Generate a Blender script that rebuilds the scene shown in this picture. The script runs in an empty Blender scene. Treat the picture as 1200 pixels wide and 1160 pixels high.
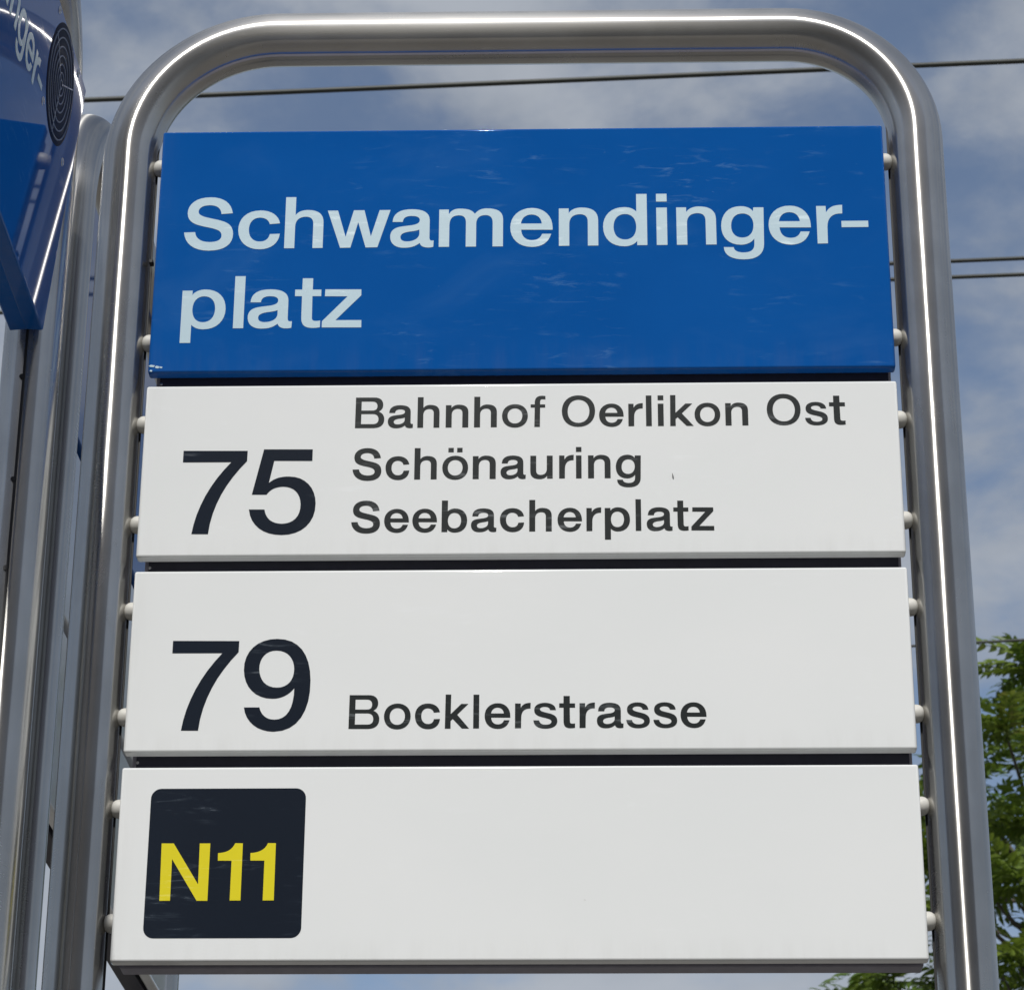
import bpy, bmesh, math, random
from mathutils import Vector, Matrix, noise

random.seed(7)
S = bpy.context.scene
COL = S.collection
R = math.radians

# ------------------------------------------------------------------ camera
CAM_POS = Vector((0.0620, -2.3922, 1.6))
YAW, PITCH, ROLL, FPX = -0.0289, R(25), 0.0056, 3424.5 / 1200.0
fw = Vector((math.sin(YAW) * math.cos(PITCH), math.cos(YAW) * math.cos(PITCH), math.sin(PITCH)))
r0 = Vector((math.cos(YAW), -math.sin(YAW), 0))
u0 = r0.cross(fw)
rt = r0 * math.cos(ROLL) + u0 * math.sin(ROLL)
up = -r0 * math.sin(ROLL) + u0 * math.cos(ROLL)
cd = bpy.data.cameras.new('camera')
cd.sensor_fit = 'HORIZONTAL'; cd.sensor_width = 36; cd.lens = 36 * FPX
cd.clip_start = 0.05; cd.clip_end = 3000
cd.dof.use_dof = True; cd.dof.focus_distance = 2.72; cd.dof.aperture_fstop = 40
cam = bpy.data.objects.new('camera', cd)
m = Matrix.Identity(4)
for i in range(3):
    m[i][0], m[i][1], m[i][2], m[i][3] = rt[i], up[i], -fw[i], CAM_POS[i]
cam.matrix_world = m
COL.objects.link(cam); S.camera = cam

# ------------------------------------------------------------------ sky
SUN_EL, SUN_AZ = R(47), R(184.5)          # azimuth clockwise from +y: behind the viewer, a little to the left
world = bpy.data.worlds.new('World'); S.world = world; world.use_nodes = True
wn, wl = world.node_tree.nodes, world.node_tree.links
wn.clear()
w_out = wn.new('ShaderNodeOutputWorld'); w_bg = wn.new('ShaderNodeBackground')
sky = wn.new('ShaderNodeTexSky'); sky.sky_type = 'NISHITA'; sky.sun_disc = False
sky.sun_elevation = SUN_EL; sky.sun_rotation = SUN_AZ
sky.air_density = 1.0; sky.dust_density = 1.6; sky.ozone_density = 1.6; sky.altitude = 430
w_bg.inputs['Strength'].default_value = 0.1
tc = wn.new('ShaderNodeTexCoord')
mp = wn.new('ShaderNodeMapping'); mp.inputs['Scale'].default_value = (1, 1, 1.7); mp.inputs['Location'].default_value = (4.988, 4.978, 4.201)
wl.new(tc.outputs['Generated'], mp.inputs['Vector'])
def wnoise(scale, detail, rough, dist=0.0):
    n = wn.new('ShaderNodeTexNoise'); n.inputs['Scale'].default_value = scale
    n.inputs['Detail'].default_value = detail; n.inputs['Roughness'].default_value = rough
    n.inputs['Distortion'].default_value = dist
    wl.new(mp.outputs[0], n.inputs['Vector']); return n.outputs['Fac']
def wramp(src, a, b, va=0.0, vb=1.0):
    r = wn.new('ShaderNodeMapRange'); r.interpolation_type = 'SMOOTHSTEP'
    for k, v in zip(('From Min', 'From Max', 'To Min', 'To Max'), (a, b, va, vb)): r.inputs[k].default_value = v
    wl.new(src, r.inputs['Value']); return r.outputs[0]
big = wramp(wnoise(7.5, 8, 0.55, 0.2), 0.36, 0.66)
fine = wramp(wnoise(24.0, 6, 0.58, 0.3), 0.35, 0.72)
mul = wn.new('ShaderNodeMath'); mul.operation = 'MULTIPLY_ADD'
wl.new(fine, mul.inputs[0]); mul.inputs[1].default_value = 0.34; wl.new(big, mul.inputs[2])
den = wramp(mul.outputs[0], 0.05, 1.15, 0.14, 0.93)
shade = wramp(wnoise(7.5, 5, 0.55), 0.3, 0.75)
cmix = wn.new('ShaderNodeMix'); cmix.data_type = 'RGBA'
cmix.inputs['A'].default_value = (2.45, 2.8, 3.4, 1); cmix.inputs['B'].default_value = (4.3, 4.6, 5.05, 1)
wl.new(shade, cmix.inputs['Factor'])
smix = wn.new('ShaderNodeMix'); smix.data_type = 'RGBA'
wl.new(den, smix.inputs['Factor']); wl.new(sky.outputs[0], smix.inputs['A']); wl.new(cmix.outputs['Result'], smix.inputs['B'])
wl.new(smix.outputs['Result'], w_bg.inputs['Color']); wl.new(w_bg.outputs[0], w_out.inputs[0])

# ------------------------------------------------------------------ sun
sd = bpy.data.lights.new('sun', 'SUN'); sd.energy = 3.25; sd.angle = R(0.53); sd.color = (1.0, 0.975, 0.93)
sun = bpy.data.objects.new('sun', sd); COL.objects.link(sun)
to_sun = Vector((math.sin(SUN_AZ) * math.cos(SUN_EL), math.cos(SUN_AZ) * math.cos(SUN_EL), math.sin(SUN_EL)))
sun.rotation_euler = (-to_sun).to_track_quat('-Z', 'Y').to_euler()
sun.location = (-3, -12, 14)

# ------------------------------------------------------------------ exposure
S.view_settings.view_transform = 'Standard'; S.view_settings.look = 'None'
S.view_settings.exposure = 0.06; S.view_settings.gamma = 1.0; S.view_settings.use_curve_mapping = False
S.render.engine = 'CYCLES'
S.cycles.use_denoising = True
S.cycles.max_bounces = 8; S.cycles.glossy_bounces = 5

# ------------------------------------------------------------------ material helpers
class Mat:
    def __init__(s, name):
        s.m = bpy.data.materials.new(name); s.m.use_nodes = True
        s.n, s.l = s.m.node_tree.nodes, s.m.node_tree.links
        s.b = s.n['Principled BSDF']; s.c = s.n.new('ShaderNodeTexCoord')
    def set(s, **k):
        for a, v in k.items():
            i = s.b.inputs[a.replace('_', ' ')]
            if isinstance(v, bpy.types.NodeSocket): s.l.new(v, i)
            else: i.default_value = (*v, 1) if isinstance(v, tuple) and len(v) == 3 else v
        return s
    def coords(s, scale=(1, 1, 1), loc=(0, 0, 0), rot=(0, 0, 0), src='Object'):
        p = s.n.new('ShaderNodeMapping'); p.inputs['Scale'].default_value = scale
        p.inputs['Location'].default_value = loc; p.inputs['Rotation'].default_value = rot
        s.l.new(s.c.outputs[src], p.inputs[0]); return p.outputs[0]
    def noise(s, vec, scale=5, detail=4, rough=0.5, dist=0.0):
        t = s.n.new('ShaderNodeTexNoise')
        for k, v in zip(('Scale', 'Detail', 'Roughness', 'Distortion'), (scale, detail, rough, dist)): t.inputs[k].default_value = v
        s.l.new(vec, t.inputs['Vector']); return t.outputs['Fac']
    def rng(s, src, a, b, va=0.0, vb=1.0):
        r = s.n.new('ShaderNodeMapRange'); r.interpolation_type = 'SMOOTHSTEP'
        for k, v in zip(('From Min', 'From Max', 'To Min', 'To Max'), (a, b, va, vb)): r.inputs[k].default_value = v
        s.l.new(src, r.inputs['Value']); return r.outputs[0]
    def math(s, op, a, b):
        r = s.n.new('ShaderNodeMath'); r.operation = op
        for i, v in enumerate((a, b)):
            if isinstance(v, bpy.types.NodeSocket): s.l.new(v, r.inputs[i])
            else: r.inputs[i].default_value = v
        return r.outputs[0]
    def mix(s, f, a, b):
        r = s.n.new('ShaderNodeMix'); r.data_type = 'RGBA'
        for k, v in (('Factor', f), ('A', a), ('B', b)):
            if isinstance(v, bpy.types.NodeSocket): s.l.new(v, r.inputs[k])
            elif isinstance(v, tuple): r.inputs[k].default_value = (*v, 1)
            else: r.inputs[k].default_value = v
        return r.outputs['Result']
    def bump(s, h, strength=0.2, dist=0.001):
        r = s.n.new('ShaderNodeBump'); r.inputs['Strength'].default_value = strength; r.inputs['Distance'].default_value = dist
        s.l.new(h, r.inputs['Height']); s.l.new(r.outputs[0], s.b.inputs['Normal']); return s

def steel_mat():
    a = Mat('brushed_steel')
    uv = a.coords(src='UV')                                   # u: metres along the tube, v: metres round it
    p = a.coords(scale=(420, 1.5, 1), src='UV')
    fine = a.noise(p, 1.0, 3, 0.6)
    band = a.noise(a.coords(scale=(3, 40, 1), src='UV'), 1.0, 3, 0.55)
    cloud = a.noise(a.coords(scale=(9, 14, 1), src='UV'), 1.0, 4, 0.6)
    col = a.mix(a.rng(cloud, 0.3, 0.75), (0.455, 0.445, 0.425), (0.55, 0.54, 0.52))
    rough = a.math('ADD', a.rng(fine, 0.25, 0.75, -0.006, 0.008), a.rng(band, 0.3, 0.7, 0.22, 0.27))
    rough2 = a.rng(cloud, 0.3, 0.75, 0.40, 0.48)
    tg = a.n.new('ShaderNodeTangent'); tg.direction_type = 'UV_MAP'; tg.uv_map = 'UVMap'
    smudge = a.rng(a.noise(a.coords(scale=(7, 22, 1), loc=(0.7, 0.2, 0), src='UV'), 1.0, 5, 0.65, 0.5), 0.56, 0.72, 0.0, 0.07)
    rough = a.math('ADD', rough, smudge)
    a.bump(a.noise(a.coords(scale=(2.2, 16, 1), src='UV'), 1.0, 3, 0.5), 0.5, 0.0016)
    a.set(Base_Color=col, Metallic=1.0, Roughness=rough, Anisotropic=0.97)
    a.l.new(tg.outputs[0], a.b.inputs['Tangent'])
    # second, broader lobe: the satin finish between the polishing lines
    g = a.n.new('ShaderNodeBsdfAnisotropic'); g.distribution = 'GGX'
    a.l.new(col, g.inputs['Color']); a.l.new(rough2, g.inputs['Roughness']); g.inputs['Anisotropy'].default_value = 0.55
    a.l.new(tg.outputs[0], g.inputs['Tangent'])
    mx = a.n.new('ShaderNodeMixShader'); mx.inputs[0].default_value = 0.14
    a.l.new(a.b.outputs[0], mx.inputs[1]); a.l.new(g.outputs[0], mx.inputs[2])
    a.l.new(mx.outputs[0], a.n['Material Output'].inputs[0])
    return a.m
def enamel_mat(name, base, tint, scratch, wear, rough=0.10, wav=0.03, spec=0.5, grime=0.0):
    a = Mat(name)
    streak = a.noise(a.coords(scale=(26, 26, 130), rot=(0, R(9), 0)), 1.0, 5, 0.62, 0.6)
    area = a.noise(a.coords(scale=(9, 9, 13), loc=(3.1, 0, 1.7)), 1.0, 3, 0.55)
    scr = a.math('MULTIPLY', a.rng(streak, 0.54, 0.74), a.rng(area, 0.46, 0.68))
    hair = a.noise(a.coords(scale=(7, 7, 420), rot=(0, R(-7), 0), loc=(0.4, 0, 0.9)), 1.0, 2, 0.5)
    scr = a.math('ADD', scr, a.math('MULTIPLY', a.rng(hair, 0.70, 0.76), a.rng(area, 0.42, 0.6, 0.0, 0.35)))
    smear = a.noise(a.coords(scale=(7, 7, 11), loc=(5.2, 0, 3.3)), 1.0, 4, 0.6, 0.8)
    scr = a.math('ADD', scr, a.rng(smear, 0.50, 0.78, 0.0, 0.16))
    spot = a.rng(a.noise(a.coords(scale=(95, 95, 140)), 1.0, 2, 0.5), 0.735, 0.80)
    spot = a.math('MULTIPLY', spot, a.rng(area, 0.45, 0.6))
    f = a.math('MINIMUM', a.math('ADD', a.math('MULTIPLY', scr, wear), a.math('MULTIPLY', spot, wear * 1.5)), 0.85)
    tone = a.rng(a.noise(a.coords(scale=(4, 4, 6)), 1.0, 4, 0.55), 0.3, 0.7)
    col = a.mix(f, a.mix(tone, base, tint), scratch)
    gen = a.n.new('ShaderNodeSeparateXYZ'); a.l.new(a.c.outputs['Generated'], gen.inputs[0])
    low = a.rng(gen.outputs['Z'], 0.0, 0.16, 1.0, 0.0)                 # grime collecting along the lower edge and the left end
    side = a.rng(gen.outputs['X'], 0.0, 0.035, 0.8, 0.0)
    run = a.noise(a.coords(scale=(60, 60, 9)), 1.0, 4, 0.65)
    dirt = a.math('MULTIPLY', a.math('ADD', low, side), a.rng(run, 0.35, 0.8, 0.0, grime))
    speck = a.rng(a.noise(a.coords(scale=(75, 75, 75), loc=(2.2, 0, 7.1)), 1.0, 2, 0.5), 0.80, 0.83, 0.0, grime * 2.0)
    col = a.mix(a.math('MINIMUM', a.math('ADD', dirt, speck), 0.7), col, (0.27, 0.24, 0.19))
    a.set(Base_Color=col, Roughness=a.math('ADD', a.math('MULTIPLY', f, 0.35), rough), Specular_IOR_Level=spec)
    wv = a.noise(a.coords(scale=(5, 5, 5)), 1.0, 1, 0.3)
    a.bump(wv, wav, 0.004)
    return a.m
def plain_mat(name, col, rough=0.4, metallic=0.0, var=0.08, spec=0.5):
    a = Mat(name)
    t = a.rng(a.noise(a.coords(scale=(60, 60, 60)), 1.0, 4, 0.6), 0.3, 0.7)
    lo = tuple(c * (1 - var) for c in col); hi = tuple(min(1, c * (1 + var)) for c in col)
    a.set(Base_Color=a.mix(t, lo, hi), Roughness=rough, Metallic=metallic, Specular_IOR_Level=spec)
    return a.m
def film_mat(name, col, var, rough=0.22):
    a = Mat(name)
    streak = a.noise(a.coords(scale=(22, 22, 170), rot=(0, R(6), 0)), 1.0, 5, 0.65, 0.5)
    area = a.noise(a.coords(scale=(16, 16, 20), loc=(1.3, 0, 0.4)), 1.0, 3, 0.5)
    f = a.math('MULTIPLY', a.rng(streak, 0.52, 0.74), a.rng(area, 0.47, 0.62))
    a.set(Base_Color=a.mix(f, col, var), Roughness=a.math('ADD', a.math('MULTIPLY', f, 0.25), rough))
    return a.m

M = dict(
    steel=steel_mat(),
    blue=enamel_mat('blue_enamel', (0.0040, 0.080, 0.318), (0.0055, 0.090, 0.345), (0.16, 0.33, 0.56), 0.36, rough=0.03, spec=0.16, grime=0.05),
    white=enamel_mat('white_enamel', (0.785, 0.805, 0.805), (0.805, 0.82, 0.82), (0.83, 0.85, 0.86), 0.5, rough=0.10, grime=0.09),
    core=plain_mat('grey_aluminium', (0.25, 0.24, 0.29), 0.5, 0.0),
    shade_navy=plain_mat('navy_shade', (0.016, 0.016, 0.030), 0.5),  # dark navy colour that stands in for shade
    cap=plain_mat('white_plastic', (0.60, 0.59, 0.55), 0.4),
    dark=plain_mat('black_rubber', (0.012, 0.012, 0.013), 0.6),
    screw=plain_mat('zinc', (0.45, 0.45, 0.47), 0.3, 1.0),
    ltr_pale=film_mat('pale_film', (0.50, 0.645, 0.72), (0.58, 0.72, 0.78)),
    ltr_dark=film_mat('charcoal_film', (0.017, 0.021, 0.022), (0.05, 0.065, 0.075)),
    ltr_navy=film_mat('navy_black_film', (0.0105, 0.0155, 0.026), (0.035, 0.052, 0.075), 0.16),
    ltr_yellow=film_mat('yellow_film', (0.74, 0.64, 0.022), (0.78, 0.70, 0.10)),
    grille=plain_mat('navy_grille', (0.004, 0.008, 0.028), 0.6, spec=0.15),
    ring=plain_mat('slate_ring', (0.13, 0.16, 0.25), 0.4),
)

# ------------------------------------------------------------------ mesh helpers
def obj(name, me, mat, parent=None):
    o = bpy.data.objects.new(name, me); COL.objects.link(o)
    if mat is not None and not me.materials: me.materials.append(mat)
    o.parent = parent
    return o
def empty(name, loc=(0, 0, 0), rz=0.0, label=None, cat=None, group=None):
    o = bpy.data.objects.new(name, None); o.empty_display_size = 0.2
    o.location = loc; o.rotation_euler = (0, 0, rz); COL.objects.link(o)
    return tag(o, label, cat, group)
def tag(o, label=None, cat=None, group=None, kind=None):
    for k, v in (('label', label), ('category', cat), ('group', group), ('kind', kind)):
        if v: o[k] = v
    return o
def box_me(name, x0, x1, y0, y1, z0, z1, bev=0.0, seg=3):
    bm = bmesh.new()
    bmesh.ops.create_cube(bm, size=1)
    for v in bm.verts:
        v.co = Vector(((x0 + x1) / 2 + v.co.x * (x1 - x0), (y0 + y1) / 2 + v.co.y * (y1 - y0), (z0 + z1) / 2 + v.co.z * (z1 - z0)))
    if bev:
        bmesh.ops.bevel(bm, geom=bm.edges[:], offset=bev, segments=seg, affect='EDGES', profile=0.5)
        for f in bm.faces:                                     # only the rounded rim is smooth-shaded
            f.smooth = max(abs(c) for c in f.normal) < 0.9999
    me = bpy.data.meshes.new(name); bm.to_mesh(me); bm.free()
    return me
def sweep_me(name, pts, rad, n=32, uv=True, caps=True):
    """Round tube along pts; rad a number or a list. UV in metres (u along, v round)."""
    pts = [Vector(p) for p in pts]
    rads = rad if isinstance(rad, (list, tuple)) else [rad] * len(pts)
    bm = bmesh.new(); lay = bm.loops.layers.uv.new('UVMap')
    t0 = (pts[1] - pts[0]).normalized()
    ref = Vector((0, 1, 0)) if abs(t0.y) < 0.9 else Vector((1, 0, 0))
    a = (ref - t0 * ref.dot(t0)).normalized()
    rings, us, u = [], [], 0.0
    for i, p in enumerate(pts):
        if i: u += (p - pts[i - 1]).length
        us.append(u)
        t = ((pts[i + 1] - p).normalized() if i + 1 < len(pts) else Vector()) + ((p - pts[i - 1]).normalized() if i else Vector())
        t.normalize(); a = (a - t * a.dot(t)).normalized(); b = t.cross(a)
        rings.append([bm.verts.new(p + (a * math.cos(2 * math.pi * k / n) + b * math.sin(2 * math.pi * k / n)) * rads[i]) for k in range(n)])
    for i in range(len(rings) - 1):
        for k in range(n):
            k2 = (k + 1) % n
            f = bm.faces.new((rings[i][k], rings[i][k2], rings[i + 1][k2], rings[i + 1][k])); f.smooth = True
            c = 2 * math.pi * rads[i] / n
            for lp, (uu, vv) in zip(f.loops, ((us[i], k * c), (us[i], (k + 1) * c), (us[i + 1], (k + 1) * c), (us[i + 1], k * c))):
                lp[lay].uv = (uu, vv)
    if caps:
        for rg in (rings[0], rings[-1][::-1]):
            bm.faces.new(rg[::-1])
    bmesh.ops.recalc_face_normals(bm, faces=bm.faces)
    me = bpy.data.meshes.new(name); bm.to_mesh(me); bm.free(); return me
def lathe_me(name, prof, n=24, axis='X'):
    """Revolve [(along, radius), ...] round an axis."""
    bm = bmesh.new(); rings = []
    for t, r in prof:
        if r < 1e-6: rings.append([bm.verts.new((t, 0, 0))]); continue
        rings.append([bm.verts.new((t, r * math.cos(2 * math.pi * k / n), r * math.sin(2 * math.pi * k / n))) for k in range(n)])
    for A, B in zip(rings, rings[1:]):
        for k in range(n):
            k2 = (k + 1) % n
            vs = [A[k % len(A)], A[k2 % len(A)], B[k2 % len(B)], B[k % len(B)]]
            vs = list(dict.fromkeys(vs))
            if len(vs) > 2: bm.faces.new(vs).smooth = True
    bmesh.ops.recalc_face_normals(bm, faces=bm.faces)
    if axis == 'Y': bmesh.ops.rotate(bm, verts=bm.verts, matrix=Matrix.Rotation(R(-90), 3, 'Z'))   # +x -> -y
    me = bpy.data.meshes.new(name); bm.to_mesh(me); bm.free(); me.set_sharp_from_angle(angle=R(50)); return me
def round_rect(x0, x1, z0, z1, r, n=8):
    out = []
    for cx, cz, a0 in ((x1 - r, z1 - r, 0), (x0 + r, z1 - r, 90), (x0 + r, z0 + r, 180), (x1 - r, z0 + r, 270)):
        for k in range(n + 1):
            a = R(a0 + 90 * k / n); out.append((cx + r * math.cos(a), cz + r * math.sin(a)))
    return out
def film_me(name, contours, thick=0.00012, y=-0.00015):
    """Flat cut-out film in the x-z plane from closed contours (holes by nesting); faces -y."""
    cu = bpy.data.curves.new(name, 'CURVE'); cu.dimensions = '2D'; cu.fill_mode = 'BOTH'; cu.extrude = thick
    for c in contours:
        sp = cu.splines.new('POLY'); sp.points.add(len(c) - 1)
        for p, (x, z) in zip(sp.points, c): p.co = (x, z, 0, 1)
        sp.use_cyclic_u = True
    t = bpy.data.objects.new(name, cu); COL.objects.link(t)
    me = bpy.data.meshes.new_from_object(t.evaluated_get(bpy.context.evaluated_depsgraph_get()))
    bpy.data.objects.remove(t); bpy.data.curves.remove(cu)
    me.transform(Matrix.Translation((0, y, 0)) @ Matrix.Rotation(R(90), 4, 'X'))
    me.name = name
    return me

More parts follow.
